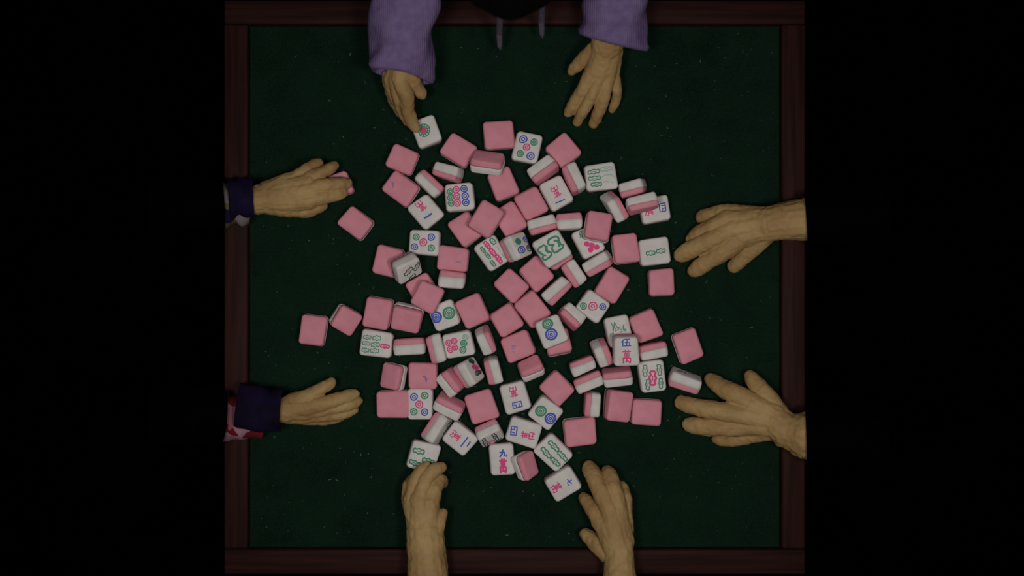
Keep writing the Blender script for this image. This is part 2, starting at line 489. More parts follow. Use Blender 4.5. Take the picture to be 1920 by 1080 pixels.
# --- upper middle
T('B', 873, 428.5, 34, 46, 54, 'flat pink tile under the lower left of the crossed pink pile')
T('B', 958, 410, 31, 48, 55, 'flat pink tile under the right side of the crossed pink pile')
T('B', 910.5, 410, -32, 48, 57, 'pink tile resting on top of two other pink tiles', base=32)
T('B', 996, 381, 28, 48, 52, 'flat pink tile left of the thin-dashed one tile in the upper middle')
T('P', 1017, 422, 15, 51, 28, 'white-topped edge tile with pink lower band, above the large green eight tile')
T('P', 1065, 415, 184, 46, 28, 'edge-standing tile with pink band on top, left of the raised pink tile')
T('F', 1104, 453, 27, 47, 53, 'circle tile with pink dots mostly covered by a raised pink tile', z='4',
  ink=[('o', 'g', 852, 500, 30), ('l', 'g', [(840, 470), (838, 545)], 1.8), ('l', 'g', [(862, 490), (858, 545)], 1.8), ('d', 'p', 905, 608, 28), ('d', 'p', 958, 622, 28), ('d', 'p', 1010, 640, 28), ('d', 'p', 945, 668, 28)])
T('B', 1120.5, 426, -9, 47, 50, 'raised pink tile leaning on the circle tile with pink dots', tu=-12, base=24)
T('B', 1173.5, 466, 7, 47, 55, 'flat pink tile left of the two-bamboo tile at right')
T('F', 1228, 471, 8, 56, 48, 'two-bamboo tile touched by the upper right hand', z='4',
  ink=[('b', 'g', 1582, 703, 92, 46, 8), ('b', 'g', 1690, 680, 92, 46, 8)])
T('B', 1241.5, 529.5, 3, 48, 49, 'flat pink tile alone below the two-bamboo tile')
T('F', 795.5, 453, -3, 58, 47, 'five-circle tile left of centre in the upper cluster', z='5',
  ink=[('r', 'g', 677, 153, 43), ('r', 'b', 873, 156, 45), ('r', 'p', 768, 223, 50), ('r', 'b', 655, 283, 45), ('r', 'g', 872, 296, 44)])
T('B', 727.5, 490.5, -13, 50, 54, 'flat pink tile beneath the propped-up four-bamboo tile at left')
T('P', 761, 501, -131, 49, 31, 'four-bamboo tile propped on edge against a pink tile at left', tu=40, tv=-30, base=20, dy=42, frac=0.2, z='I',
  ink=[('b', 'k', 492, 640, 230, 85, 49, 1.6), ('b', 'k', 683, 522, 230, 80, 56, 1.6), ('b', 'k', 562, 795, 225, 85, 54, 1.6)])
T('P', 847, 525, 173, 49, 30, 'edge-standing tile with pink band above white, under a blue-smudged pink tile')
T('B', 850.5, 486.5, -6, 56, 46, 'flat pink tile with small blue dash, left of the pink and green bamboo tile', z='5',
  back=[('l', 'B', [(1180, 485), (1205, 478), (1235, 484)], 1.8)], tv=-3)
T('B', 790, 541, 32, 48, 46, 'pink tile lying under another crossed pink tile at left centre')
T('B', 800.5, 556.5, -26, 48, 50, 'pink tile on top of the crossed pair at left centre', base=32)
T('F', 922, 474, 33, 46, 57, 'nine-bamboo tile with pink middle column between green bars', z='6',
  ink=[('b', 'p', 92, 395, 95, 48, -52, 2.4), ('b', 'p', 160, 487, 95, 56, -52, 2.4), ('b', 'p', 235, 572, 110, 55, -55, 2.6), ('b', 'g', 38, 452, 75, 40, -52), ('b', 'g', 98, 528, 85, 40, -52), ('b', 'g', 160, 630, 80, 45, -55), ('b', 'g', 165, 350, 80, 62, -50), ('l', 'G', [(215, 420), (260, 475)], 1.2), ('b', 'G', 305, 525, 70, 32, -60)])
T('P', 968, 463, -66, 46, 30, 'four-circle tile tipped over beside the nine-bamboo tile', tu=42, dy=44, z='6',
  ink=[('d', 'g', 482, 357, 36), ('r', 'b', 576, 322, 40), ('r', 'b', 520, 457, 44), ('r', 'k', 622, 430, 42)])
T('B', 1006, 513.5, 40, 45, 55, 'flat pink tile supporting the left side of the large green eight tile')
T('B', 1042, 475, 34, 45, 50, 'pink tile almost hidden beneath the large green eight tile')
T('F', 1036.5, 465.5, 31, 55, 55, 'eight-bamboo tile with two large green zigzag shapes, lying on pink tiles', base=32, z='H',
  ink=[('l', 'g', [(215, 560), (250, 510), (350, 447), (412, 475), (418, 560), (500, 592), (508, 640), (460, 700), (380, 755), (330, 770), (312, 722), (345, 662), (308, 632), (268, 600), (225, 595), (213, 555)], 2.9),
       ('l', 'g', [(395, 490), (400, 565), (450, 600)], 3.0), ('l', 'g', [(285, 602), (345, 655), (385, 660)], 2.4),
       ('l', 'g', [(440, 370), (462, 320), (530, 280), (600, 245), (650, 272), (662, 335), (700, 422), (758, 432), (745, 490), (700, 520), (650, 560), (570, 600), (538, 560), (512, 500), (550, 450), (480, 450), (446, 420), (440, 368)], 3.1),
       ('l', 'g', [(575, 350), (635, 345), (672, 425), (665, 455)], 3.4), ('l', 'g', [(555, 430), (500, 440)], 2.6)])
T('P', 1077, 513, -56, 47, 30, 'white-topped edge tile with pink left band, right of the large green eight tile')
T('P', 1122, 494, 31, 50, 28, 'tilted edge tile with pinkish smudge and shaded right end, below the raised pink tile', tv=-15, dy=42)
T('P', 1044, 545.5, 44, 54, 29, 'edge-standing tile with pink lower right band, above the half-hidden two-circle tile')
T('B', 1149, 535, -31, 46, 60, 'long flat pink tile above the three-circle tile')
T('F', 1112.5, 574.5, -34, 51, 45, 'three-circle tile with green, pink and blue circles in a line', z='9',
  ink=[('r', 'g', 447, 568, 37), ('r', 'p', 551, 566, 50), ('r', 'b', 661, 570, 38)])
T('P', 1071, 594, -40, 46, 28, 'edge-standing tile left of the three-circle tile, pink half lower left', tu=-15, dy=44)
T('B', 958.5, 536, 45, 47, 53, 'flat pink tile in the middle, left of the tile under the green eight')
T('B', 998, 581, 39, 47, 57, 'flat pink tile touching the top of the stacked two-circle tile')
T('B', 950, 600, 32, 48, 50, 'flat pink tile in the middle, above the pink tile with a bluish stain')
# --- left row
T('B', 590, 619.5, -8, 46, 56, 'leftmost flat pink tile at the end of the left row', tv=-3)
T('B', 647, 598, -31, 47, 45, 'tilted pink tile with white left edge, second in the left row', tv=24, base=0, dz=33)
T('B', 709.5, 586.5, -9, 49, 58, 'flat pink tile above the seven-bamboo tile in the left row', tv=-3)
T('B', 763.5, 596, -14, 55, 46, 'tilted pink tile showing a white upper edge, left of a two-circle tile', tu=22, dz=31)
T('F', 833, 592, 21, 47, 48, 'two-circle tile with blue left and green right circle, left of centre', z='8',
  ink=[('R', 'b', 130, 440, 70), ('R', 'g', 283, 388, 74)])
T('B', 885.5, 583.5, 24, 48, 54, 'flat pink tile right of the blue and green two-circle tile')
T('F', 705, 645, -7, 60, 47, 'seven-bamboo tile with six green bars and one pink bar', z='7',
  ink=[('b', 'g', 930, 697, 100, 50, -4, 1.3), ('b', 'g', 1055, 708, 100, 62, 0, 1.3), ('b', 'g', 920, 770, 95, 50, -5, 1.3), ('b', 'g', 1037, 785, 105, 60, 0, 1.3), ('b', 'g', 912, 852, 90, 55, -8, 1.3), ('b', 'g', 1030, 860, 105, 58, -4, 1.3), ('b', 'p', 1157, 805, 100, 48, -8, 2.2)])
T('P', 767, 650.5, 184, 56, 29, 'edge-standing tile right of the seven-bamboo tile, thin pink band on top')
T('P', 817, 654, -76, 51, 28, 'narrow edge-standing tile left of the seven-circle tile, pink on its left')
T('F', 858.5, 646.5, 11, 55, 46, 'seven-circle tile with a pink cluster and three green circles', z='8',
  ink=[('r', 'p', 272, 765, 40), ('r', 'p', 345, 738, 38), ('r', 'p', 292, 850, 40), ('r', 'p', 352, 820, 38), ('r', 'G', 487, 688, 36), ('r', 'g', 463, 768, 40), ('r', 'g', 450, 850, 40)])
T('P', 910, 639, 111, 42, 28, 'leaning edge tile with shaded upper end, right of the seven-circle tile', tv=-21, dy=44)
T('B', 971.5, 649.5, 22, 54, 47, 'pink tile with bluish stain below the middle of the spread', z='8',
  back=[('l', 'B', [(1090, 800), (1130, 805)], 1.6), ('l', 'B', [(1100, 860), (1110, 880)], 1.6), ('l', 'B', [(1085, 830), (1120, 832)], 1.3)])
T('B', 1046, 641, 12, 45, 48, 'pink tile with white lower edge under the stacked two-circle tile', tu=-9)
T('F', 1033.5, 622, 24, 47, 53, 'two-circle tile with green above blue, stacked on a pink tile', base=34, z='8', tu=-4,
  ink=[('R', 'g', 1525, 523, 68), ('R', 'b', 1575, 655, 75)])
# --- lower left
T('P', 738, 707, -101, 47, 28, 'tipped tile with shaded pink back on the left and white right edge', tu=-60, dy=41)
T('B', 794, 705.5, -1, 53, 50, 'flat pink tile with a blue ink blot at lower left', z='B',
  back=[('l', 'b', [(715, 515), (745, 530), (730, 550), (765, 545)], 1.6), ('l', 'B', [(740, 560), (750, 580)], 2.0), ('l', 'B', [(735, 510), (748, 575)], 2.0)])
T('P', 844, 714.5, 127, 46, 28, 'leaning tile with pink upper right half beside a printed tipped tile', tu=-22, dy=42)
T('P', 880, 699, -60, 47, 29, 'tipped white tile with dark and pink dots on its shaded face', tu=32, dy=42, z='J',
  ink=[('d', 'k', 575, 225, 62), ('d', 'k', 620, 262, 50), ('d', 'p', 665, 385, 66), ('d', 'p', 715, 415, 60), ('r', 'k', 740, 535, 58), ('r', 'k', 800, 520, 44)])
T('P', 925, 694, -76, 48, 28, 'narrow edge-standing tile with a pink left band, below the leaning shaded-end tile', tv=10, dy=44)
T('P', 994, 691, 204, 43, 27, 'small tipped tile with shaded pink top below the stained pink tile', tu=-42, dy=36)
T('B', 737, 757, 0.5, 59, 49, 'flat pink tile left of the upright five-circle tile at lower left')
T('F', 791, 760, 0, 45, 58, 'upright five-circle tile with two green circles at lower left', z='B',
  ink=[('r', 'b', 610, 782, 45), ('r', 'g', 741, 765, 44), ('r', 'p', 676, 876, 48), ('r', 'g', 607, 969, 43), ('r', 'b', 742, 975, 44)])
T('P', 843, 760.5, 155, 52, 28, 'edge tile with pink upper half, right of the upright five-circle tile', tu=-16, dy=42)
T('B', 904, 766, 18, 52, 56, 'flat pink tile behind the tipped five-bamboo tile at lower middle')
T('P', 816, 804, -122, 54, 28, 'edge-standing tile with green scribble on its shaded right face', tu=15, dy=44, z='D',
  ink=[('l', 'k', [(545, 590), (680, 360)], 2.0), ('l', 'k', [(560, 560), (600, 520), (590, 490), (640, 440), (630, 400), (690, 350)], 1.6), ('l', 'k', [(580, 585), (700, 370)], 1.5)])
T('F', 861, 821.5, -39, 54, 46, 'two-ten-thousand tile with two blue strokes at lower left', z='D',
  ink=[('c', 'p', 'wan', 765, 505, 110, 130, 230, 1.4), ('l', 'b', [(830, 642), (915, 528)], 2.0), ('l', 'b', [(908, 640), (943, 588)], 2.0)])
T('P', 917, 808.5, 204, 47, 28, 'tipped five-bamboo tile with dark print on its lower face', tu=32, dy=42, z='D',
  ink=[('b', 'k', 1140, 580, 95, 52, -62), ('b', 'k', 1270, 508, 95, 50, -50), ('b', 'k', 1320, 560, 80, 44, 25), ('b', 'k', 1195, 635, 85, 40, 20), ('b', 'p', 1226, 575, 70, 48, 20)])
T('F', 795, 851, -15, 54, 54, 'three-bamboo tile held by the left hand at the bottom', tv=7, z='D',
  ink=[('b', 'g', 310, 694, 135, 72, -14, 2.2), ('b', 'g', 262, 846, 140, 62, -18, 2.4), ('b', 'g', 432, 818, 145, 66, -16, 2.4), ('l', 'b', [(440, 885), (470, 880), (495, 868)], 1.8)])
# --- lower right
T('F', 967, 744.5, 15, 48, 56, 'upside-down four-ten-thousand tile left of a two-circle tile at lower middle', z='C',
  ink=[('c', 'p', 'wan', 432, 632, 110, 130, 192, 1.6), ('c', 'b', 'si', 480, 797, 125, 80, 192, 1.7)])
T('B', 1043.5, 731, 46, 47, 53, 'flat pink tile above the two-circle tile at lower middle')
T('F', 1023, 774.5, -38, 51, 47, 'two-circle tile with green upper and blue lower circle, touching a pink tile', z='C',
  ink=[('R', 'g', 772, 877, 70), ('R', 'b', 893, 976, 72)])
T('P', 1092.5, 686.5, 202, 45, 28, 'upper of two parallel edge tiles with pink bands at right')
T('P', 1105, 718, 203, 51, 29, 'lower of two parallel edge tiles with pink bands at right')
T('P', 1128.5, 661.5, 113, 43, 28, 'leaning edge tile with shaded upper end left of the blue-character tile', tv=-21, dy=44)
T('F', 1160.5, 621, 12, 47, 56, 'bird-like green scribble tile behind the tile with blue and pink characters', z='K',
  ink=[('l', 'g', [(245, 450), (185, 455), (190, 500), (235, 490), (240, 400), (235, 320), (205, 260)], 1.3), ('l', 'g', [(240, 400), (255, 340), (262, 240), (300, 310), (340, 370), (275, 405), (290, 350)], 1.4), ('l', 'g', [(340, 370), (345, 325), (385, 385), (410, 350)], 1.4), ('l', 'g', [(440, 285), (425, 320), (435, 385), (475, 395), (480, 365), (450, 360)], 1.4), ('l', 'b', [(370, 415), (410, 405)], 1.2), ('l', 'G', [(480, 275), (490, 280)], 1.2)])
T('F', 1173.5, 656.5, 3, 46, 55, 'five-ten-thousand tile with blue character above pink character at right', tu=12, base=20, z='A',
  ink=[('c', 'b', 'wu', 845, 337, 120, 85, 2, 1.6), ('c', 'p', 'wan', 858, 500, 110, 150, 0, 1.7)])
T('B', 1212.5, 612, 22, 49, 53, 'flat pink tile right of the green scribble tile')
T('P', 1226, 658, 191, 53, 28, 'edge-standing tile with thin pink top right of the five-ten-thousand tile')
T('B', 1292, 649, 20, 46, 57, 'rightmost flat pink tile, lying apart above the lower right hand')
T('F', 1223.5, 704.5, 6, 48, 58, 'five-bamboo tile with one pink and four green bars', z='A',
  ink=[('b', 'g', 1080, 660, 125, 58, 88), ('b', 'g', 1250, 650, 125, 58, 96), ('b', 'g', 1107, 822, 118, 58, 84), ('b', 'g', 1266, 806, 115, 54, 92), ('b', 'p', 1168, 745, 155, 82, 87, 3.2)])
T('P', 1284, 714.5, -19, 58, 29, 'edge-standing tile with dark blue mark touching the lower right hand', tu=12, dy=42, z='F',
  ink=[('l', 'b', [(1430, 112), (1480, 122), (1520, 140)], 3.0), ('l', 'b', [(1560, 140), (1610, 158)], 2.0)])
T('P', 1157, 706.5, 188, 54, 28, 'edge-standing tile with pink upper side below the five-ten-thousand tile', tu=-15, dy=40)
T('P', 1112.5, 760.5, -94, 45, 28, 'small upright edge tile with pink left band, left of two pink tiles')
T('B', 1158, 760, -7, 47, 57, 'pink tile with a wholly pink left side at lower right', tv=13, dz=36, frac=0.8)
T('B', 1212.5, 773.5, -4, 57, 48, 'flat streaky pink tile at lower right, left of the hand')
T('B', 1088, 811, 5, 59, 51, 'flat pink tile alone at lower right, above the hand at bottom')
T('F', 1037.5, 848.5, 46, 49, 59, 'four-bamboo tile with green bars near the bottom', z='E',
  ink=[('b', 'g', 930, 372, 150, 64, -46, 2.2), ('b', 'g', 840, 460, 150, 62, -50, 2.2), ('b', 'g', 1040, 496, 150, 62, -46, 2.2), ('b', 'g', 950, 572, 130, 60, -46, 2.2)])
T('F', 1055.5, 906, 31, 57, 48, 'seven-ten-thousand tile with faint blue character, lowest in the spread', z='E', tu=4,
  ink=[('c', 'p', 'wan', 968, 912, 110, 130, -55, 1.7), ('c', 'b', 'qi', 1132, 838, 80, 75, -55, 1.4)])
T('F', 941, 863, 3, 45, 58, 'nine-ten-thousand tile with blue character and thick pink character', z='E',
  ink=[('c', 'b', 'jiu', 292, 482, 95, 80, 0, 2.2), ('c', 'p', 'wan', 288, 637, 95, 165, 0, 3.0)])
T('P', 985, 873, 102, 48, 28, 'tipped tile with shaded pink right side near the bottom', tu=-42, tv=-10, dy=38)
T('F', 981.5, 811, -17, 60, 47, 'sideways four-ten-thousand tile with blue box-like character at lower middle', z='E',
  ink=[('c', 'b', 'si', 428, 186, 120, 80, 84, 1.8), ('c', 'p', 'wan', 602, 240, 105, 165, 82, 1.6)])
# --- apart at the left
T('B', 633, 347.5, 21, 46, 44, 'pink tile under the fingers of the upper left hand')
T('B', 666, 418, -38, 56, 45, 'flat pink tile alone below the upper left hand')


def place(t):
    k = 0.995
    dx, dy, dz = [v / 1000 * k for v in t['d']]
    R0 = {'F': Matrix.Identity(3), 'B': Matrix.Rotation(math.pi, 3, 'X'), 'P': Matrix(((1, 0, 0), (0, 0, 1), (0, -1, 0)))}[t['s']]
    R = Matrix.Rotation(math.radians(t['th']), 3, 'Z') @ Matrix.Rotation(math.radians(t['tu']), 3, 'X') @ Matrix.Rotation(math.radians(t['tv']), 3, 'Y') @ R0
    ext = sum(abs(R[2][i]) * (dx, dy, dz)[i] / 2 for i in range(3))
    if t['tu'] or t['tv']:
        ext -= 0.0022      # the rounded corner, not the box corner, touches
    zc = t['base'] + ext + 0.0004
    flat = not (t['tu'] or t['tv'])
    p = at(t['c'][0], t['c'][1], zc + (ext if flat else 0)) - OFF
    t['R'] = R
    t['pos'] = np.array((p.x, p.y, zc))
    t['pos0'] = t['pos'].copy()
    t['h'] = np.array((dx, dy, dz)) / 2
    t['A'] = np.array([[R[i][j] for j in range(3)] for i in range(3)])   # columns = axes


for t in TILES:
    place(t)


def sat(a, b, slack=0.0006):
    d = b['pos'] - a['pos']
    best = (1e9, None)
    axes = [a['A'][:, i] for i in range(3)] + [b['A'][:, i] for i in range(3)]
    for i in range(3):
        for j in range(3):
            c = np.cross(a['A'][:, i], b['A'][:, j]); nn = np.linalg.norm(c)
            if nn > 0.1: axes.append(c / nn)
    for ax in axes:
        ra = np.abs(ax @ a['A']) @ (a['h'] - slack); rb = np.abs(ax @ b['A']) @ (b['h'] - slack)
        o = ra + rb - abs(ax @ d)
        if o <= 0: return None
        w = o
        if abs(ax[2]) < 0.95 and abs(ax[2]) > 0.3: w = o * 1.3
        if w < best[0]: best = (w, ax if ax @ d >= 0 else -ax, o)
    return best


pairs = [(i, j) for i in range(len(TILES)) for j in range(i + 1, len(TILES)) if np.linalg.norm(TILES[i]['pos0'][:2] - TILES[j]['pos0'][:2]) < 0.085]
for it in range(60):
    worst = 0
    for i, j in pairs:
        a, b = TILES[i], TILES[j]
        r = sat(a, b)
        if not r: continue
        o, ax = r[2], r[1]
        worst = max(worst, o)
        if abs(a['base'] - b['base']) > 0.008 and max(a['base'], b['base']) > 0.01:
            (a if a['base'] > b['base'] else b)['pos'][2] += 0.0012      # the one lying on top rises until it clears
        elif abs(ax[2]) > 0.6:
            up, s = (b, 1) if ax[2] > 0 else (a, -1)
            up['pos'][2] += o / abs(ax[2]) * 0.6
        else:
            h = np.array((ax[0], ax[1], 0)); h /= np.linalg.norm(h)
            sft = o / max(0.5, math.hypot(ax[0], ax[1])) * 0.5
            a['pos'] -= h * sft * 0.6; b['pos'] += h * sft * 0.6
    if worst < 0.0003: break
for t in TILES:                # a tile that was raised stays in the same line of sight
    if t['pos'][2] > t['pos0'][2] + 0.0005:
        t['pos'][:2] *= (CAM_H - t['pos'][2]) / (CAM_H - t['pos0'][2])


def ribbon(bm, pts, w, closed):
    n = len(pts)
    L, Rr = [], []
    for i in range(n):
        a = pts[i - 1] if (i > 0 or closed) else pts[i]
        b = pts[(i + 1) % n] if (i < n - 1 or closed) else pts[i]
        d = (b[0] - a[0], b[1] - a[1]); ln = math.hypot(*d) or 1e-9
        nx, ny = -d[1] / ln * w / 2, d[0] / ln * w / 2
        ex = ey = 0
        if not closed and i in (0, n - 1):
            s = -1 if i == 0 else 1
            ex, ey = s * d[0] / ln * w * .4, s * d[1] / ln * w * .4
        L.append((pts[i][0] + nx + ex, pts[i][1] + ny + ey)); Rr.append((pts[i][0] - nx + ex, pts[i][1] - ny + ey))
    return L, Rr


GROUPS = {'F': 'mahjong tiles lying face up', 'B': 'pink-backed mahjong tiles lying face down', 'P': 'mahjong tiles standing on their edges'}
for idx, t in enumerate(TILES):
    shp = TileShape(*(t['h'] * 2), t['frac'] or (0.36 + 0.06 * ((idx * 37) % 7) / 7), 100 + idx)
    e = empty('mahjong_tile', (0, 0, 0), t['label'], 'mahjong tile', GROUPS[t['s']])
    loc = Vector(t['pos'])
    e.matrix_world = Matrix.Translation(loc + OFF) @ t['R'].to_4x4()
    link('white_half', shp.half(True, 'white_half'), M['white'], e)
    link('pink_half', shp.half(False, 'pink_half'), M['pink'], e)
    R, p0 = t['R'], Vector(t['pos0'])
    Rt = R.transposed()
    cam_l = Rt @ (Vector((0, 0, CAM_H)) - p0)

    def to_face(px, py, side):
        w = at(px, py, 0) - OFF
        d = Rt @ (w - p0) - cam_l
        z = side * t['h'][2]
        s = (z - cam_l.z) / d.z
        x, y = cam_l.x + d.x * s, cam_l.y + d.y * s
        return (max(-t['h'][0] + .004, min(t['h'][0] - .004, x)), max(-t['h'][1] + .004, min(t['h'][1] - .004, y)))

    for side, cmds in ((1, t['ink']), (-1, t['back'])):
        bms = {}
        for cmd in cmds:
            for (ink, pts, w, closed) in strokes_of(cmd, Z[t['z']]):
                fp = [to_face(x, y, side) for (x, y) in pts]
                dense = []
                m = len(fp)
                for i in range(m if closed else m - 1):
                    a, b = fp[i], fp[(i + 1) % m]
                    k = max(1, int(math.hypot(b[0] - a[0], b[1] - a[1]) / 0.004))
                    dense += [(a[0] + (b[0] - a[0]) * q / k, a[1] + (b[1] - a[1]) * q / k) for q in range(k)]
                if not closed: dense.append(fp[-1])
                if len(dense) < 2: continue
                bmx = bms.setdefault(ink, bmesh.new())
                L, Rr = ribbon(bmx, dense, w * 1.25 / 1000, closed)
                vl = [bmx.verts.new(shp.warp((x, y, shp.face_z(x, y, side)))) for (x, y) in L]
                vr = [bmx.verts.new(shp.warp((x, y, shp.face_z(x, y, side)))) for (x, y) in Rr]
                nn = len(vl)
                for i in range(nn if closed else nn - 1):
                    q = (vl[i], vr[i], vr[(i + 1) % nn], vl[(i + 1) % nn])
                    bmx.faces.new(q if side > 0 else q[::-1])
        for ink, bmx in bms.items():
            me = bpy.data.meshes.new('painted_mark')
            bmx.to_mesh(me); bmx.free()
            link('painted_mark', me, M[INK[ink]], e, smooth=False)


# ------------------------------------------------------------------ people
def capsule_chain(bm, pts):
    """pts: (world point, radius); closed overlapping balls and cones"""
    for (p, r) in pts:
        bmesh.ops.create_icosphere(bm, subdivisions=2, radius=r, matrix=Matrix.Translation(p))
    for (p, r), (q, s) in zip(pts[:-1], pts[1:]):
        d = q - p
        if d.length < 1e-5: continue
        m = Matrix.Translation((p + q) / 2) @ d.to_track_quat('Z', 'Y').to_matrix().to_4x4()
        bmesh.ops.create_cone(bm, cap_ends=True, segments=16, radius1=r, radius2=s, depth=d.length, matrix=m)


def fused(name, bm, mat, parent, voxel=0.002, smooth=5, lumpy=False):
    me = bpy.data.meshes.new(name + '_raw')
    bm.to_mesh(me); bm.free()
    tmp = bpy.data.objects.new('tmp', me)
    COL.objects.link(tmp)
    r = tmp.modifiers.new('r', 'REMESH'); r.mode = 'VOXEL'; r.voxel_size = voxel; r.use_smooth_shade = True
    s = tmp.modifiers.new('s', 'SMOOTH'); s.iterations = smooth; s.factor = 0.5
    dg = bpy.context.evaluated_depsgraph_get()
    out = bpy.data.meshes.new_from_object(tmp.evaluated_get(dg))
    out.name = name
    bpy.data.objects.remove(tmp); bpy.data.meshes.remove(me)
    if lumpy:
        nv = len(out.vertices)
        co = np.empty(nv * 3, 'f'); out.vertices.foreach_get('co', co)
        no = np.empty(nv * 3, 'f'); out.vertices.foreach_get('normal', no)
        co = co.reshape(-1, 3); no = no.reshape(-1, 3)
        amp = np.array([noise.noise(Vector(c) * 42) * 0.0020 + noise.noise(Vector(c) * 110 + Vector((3, 1, 2))) * 0.0011 for c in co.tolist()])
        out.vertices.foreach_set('co', (co + no * amp[:, None]).astype('f').ravel())
        out.update()
    o = link(name, out, mat, parent)
    return o


def chain(lst):
    return [(at(x, y, z / 1000.), r / 1000. * (CAM_H - z / 1000.) / CAM_H) for (x, y, z, r) in lst]


def fleshy(f):
    out = []
    for i, (a, b) in enumerate(zip(f[:-1], f[1:])):
        k = 1.05 if i else 1.0
        out.append((a[0], a[1], a[2] + (1.5 if i == 1 else 0), a[3] * k))
        m = [(p + q) / 2 for p, q in zip(a, b)]
        out.append((m[0], m[1], m[2], m[3] * (1.08 if i < len(f) - 2 else 1.12)))
    l = f[-1]
    out.append((l[0], l[1], l[2], l[3] * 1.06))
    return out


def hand(bm, arm, fingers, palm, fat=1.0):
    capsule_chain(bm, chain(arm))
    for f in fingers: capsule_chain(bm, chain(fleshy([(x, y, z, r * fat) for (x, y, z, r) in f])))
    for p in palm: capsule_chain(bm, chain(p))


def tube(name, pts, mat, parent, thick=0.004, seg=48, wr=0.0, seed=0, hem=0.0, squash=1.0, slant=0.0, skew=0.0):
    """hollow sleeve along world points with radii; first point is the cuff opening"""
    rng = random.Random(seed)
    P = chain(pts)
    # resample
    fine = []
    for i in range(len(P) - 1):
        for k in range(10):
            f = k / 10
            f2 = f * f * (3 - 2 * f)
            fine.append((P[i][0].lerp(P[i + 1][0], f), P[i][1] * (1 - f2) + P[i + 1][1] * f2))
    fine.append(P[-1])
    bm = bmesh.new()
    ph = [rng.random() * 6.28 for _ in range(6)]
    outer, inner = [], []
    for i, (c, r) in enumerate(fine):
        a = fine[max(0, i - 1)][0]; b = fine[min(len(fine) - 1, i + 1)][0]
        d = (b - a).normalized()
        up = Vector((0, 0, 1)); sx = d.cross(up).normalized(); sz = sx.cross(d)
        ro, ri = [], []
        for k in range(seg):
            t = 2 * math.pi * k / seg
            w = wr * (0.6 * math.sin(3 * t + i * 0.35 + ph[0]) + 0.5 * math.sin(2 * t - i * 0.5 + ph[1]) + 0.35 * math.sin(5 * t + i * .22 + ph[2]) + .35 * math.sin(i * 0.7 + ph[3] + t))
            h = hem * math.exp(-((i - 1.2) / 0.9) ** 2) if i < 5 else 0
            rr = r + w + h
            dirv = sx * math.cos(t) + sz * math.sin(t) * squash
            e = math.exp(-(i / 6.0) ** 2)
            sh = d * (slant * math.sin(t) - skew * math.cos(t)) * e
            ro.append(bm.verts.new(c + dirv * rr + sh)); ri.append(bm.verts.new(c + dirv * (r + w - thick) + sh))
        outer.append(ro); inner.append(ri)
    for R1, R2, flip in [(outer[i], outer[i + 1], 0) for i in range(len(outer) - 1)] + [(inner[i], inner[i + 1], 1) for i in range(len(inner) - 1)]:
        for k in range(seg):
            q = (R1[k], R1[(k + 1) % seg], R2[(k + 1) % seg], R2[k])
            bm.faces.new(q[::-1] if flip else q)
    for k in range(seg):
        bm.faces.new((outer[0][k], inner[0][k], inner[0][(k + 1) % seg], outer[0][(k + 1) % seg]))
        bm.faces.new((outer[-1][k], outer[-1][(k + 1) % seg], inner[-1][(k + 1) % seg], inner[-1][k]))
    bm.faces.new(inner[-1])
    return link(name, from_bm(bm, name), mat, parent)


# --- person at the top, lilac sleeves
pt = empty('person', at(960, -420, 0) * 1.0, 'person in lilac sleeves leaning in over the top edge of the table', 'person')
pt.location = (0, 0.9, 0)
bm = bmesh.new()
# left of the picture
hand(bm, [(790, -330, 300, 42), (772, -120, 190, 36), (762, 40, 130, 30), (757, 115, 112, 25)],
     [[(764, 128, 112, 15), (775, 150, 95, 13), (788, 174, 72, 11), (790, 178, 66, 9)],                       # thumb
      [(750, 150, 108, 15), (762, 178, 94, 14), (764, 205, 72, 13), (773, 230, 52, 11.5), (779, 239, 47, 9.5)],  # index on the tile
      [(740, 150, 98, 13), (747, 185, 78, 11), (756, 212, 52, 10), (763, 228, 34, 8.5)],
      [(731, 148, 90, 12), (738, 178, 68, 10.5), (744, 198, 44, 9), (750, 212, 26, 8)],
      [(726, 140, 84, 10), (729, 165, 62, 9), (734, 184, 42, 8), (739, 197, 28, 7)]],
     [[(757, 112, 112, 20), (750, 150, 106, 16)], [(755, 112, 110, 20), (740, 150, 96, 14)], [(752, 112, 106, 19), (731, 146, 90, 12)]])
# right of the picture
hand(bm, [(1190, -330, 300, 42), (1175, -120, 180, 37), (1152, 30, 110, 36), (1138, 84, 86, 31)],
     [[(1115, 92, 76, 16), (1098, 108, 60, 14), (1082, 122, 48, 12), (1072, 133, 40, 8.5)],
      [(1108, 142, 62, 14), (1093, 166, 50, 11.5), (1078, 190, 32, 10.5), (1067, 211, 16, 9)],
      [(1123, 148, 64, 13), (1110, 178, 54, 11), (1095, 205, 36, 10.5), (1082, 228, 16, 8.5)],
      [(1139, 150, 60, 13), (1132, 184, 50, 11), (1122, 212, 34, 10.5), (1113, 232, 16, 9.5)],
      [(1153, 145, 52, 11.5), (1157, 172, 40, 9.5), (1154, 190, 26, 9.5), (1148, 204, 14, 8.5)]],
     [[(1135, 86, 82, 27), (1112, 138, 62, 17)], [(1138, 86, 82, 28), (1126, 142, 64, 16)], [(1142, 88, 80, 26), (1140, 142, 60, 16)], [(1147, 90, 76, 22), (1152, 138, 52, 12)]])
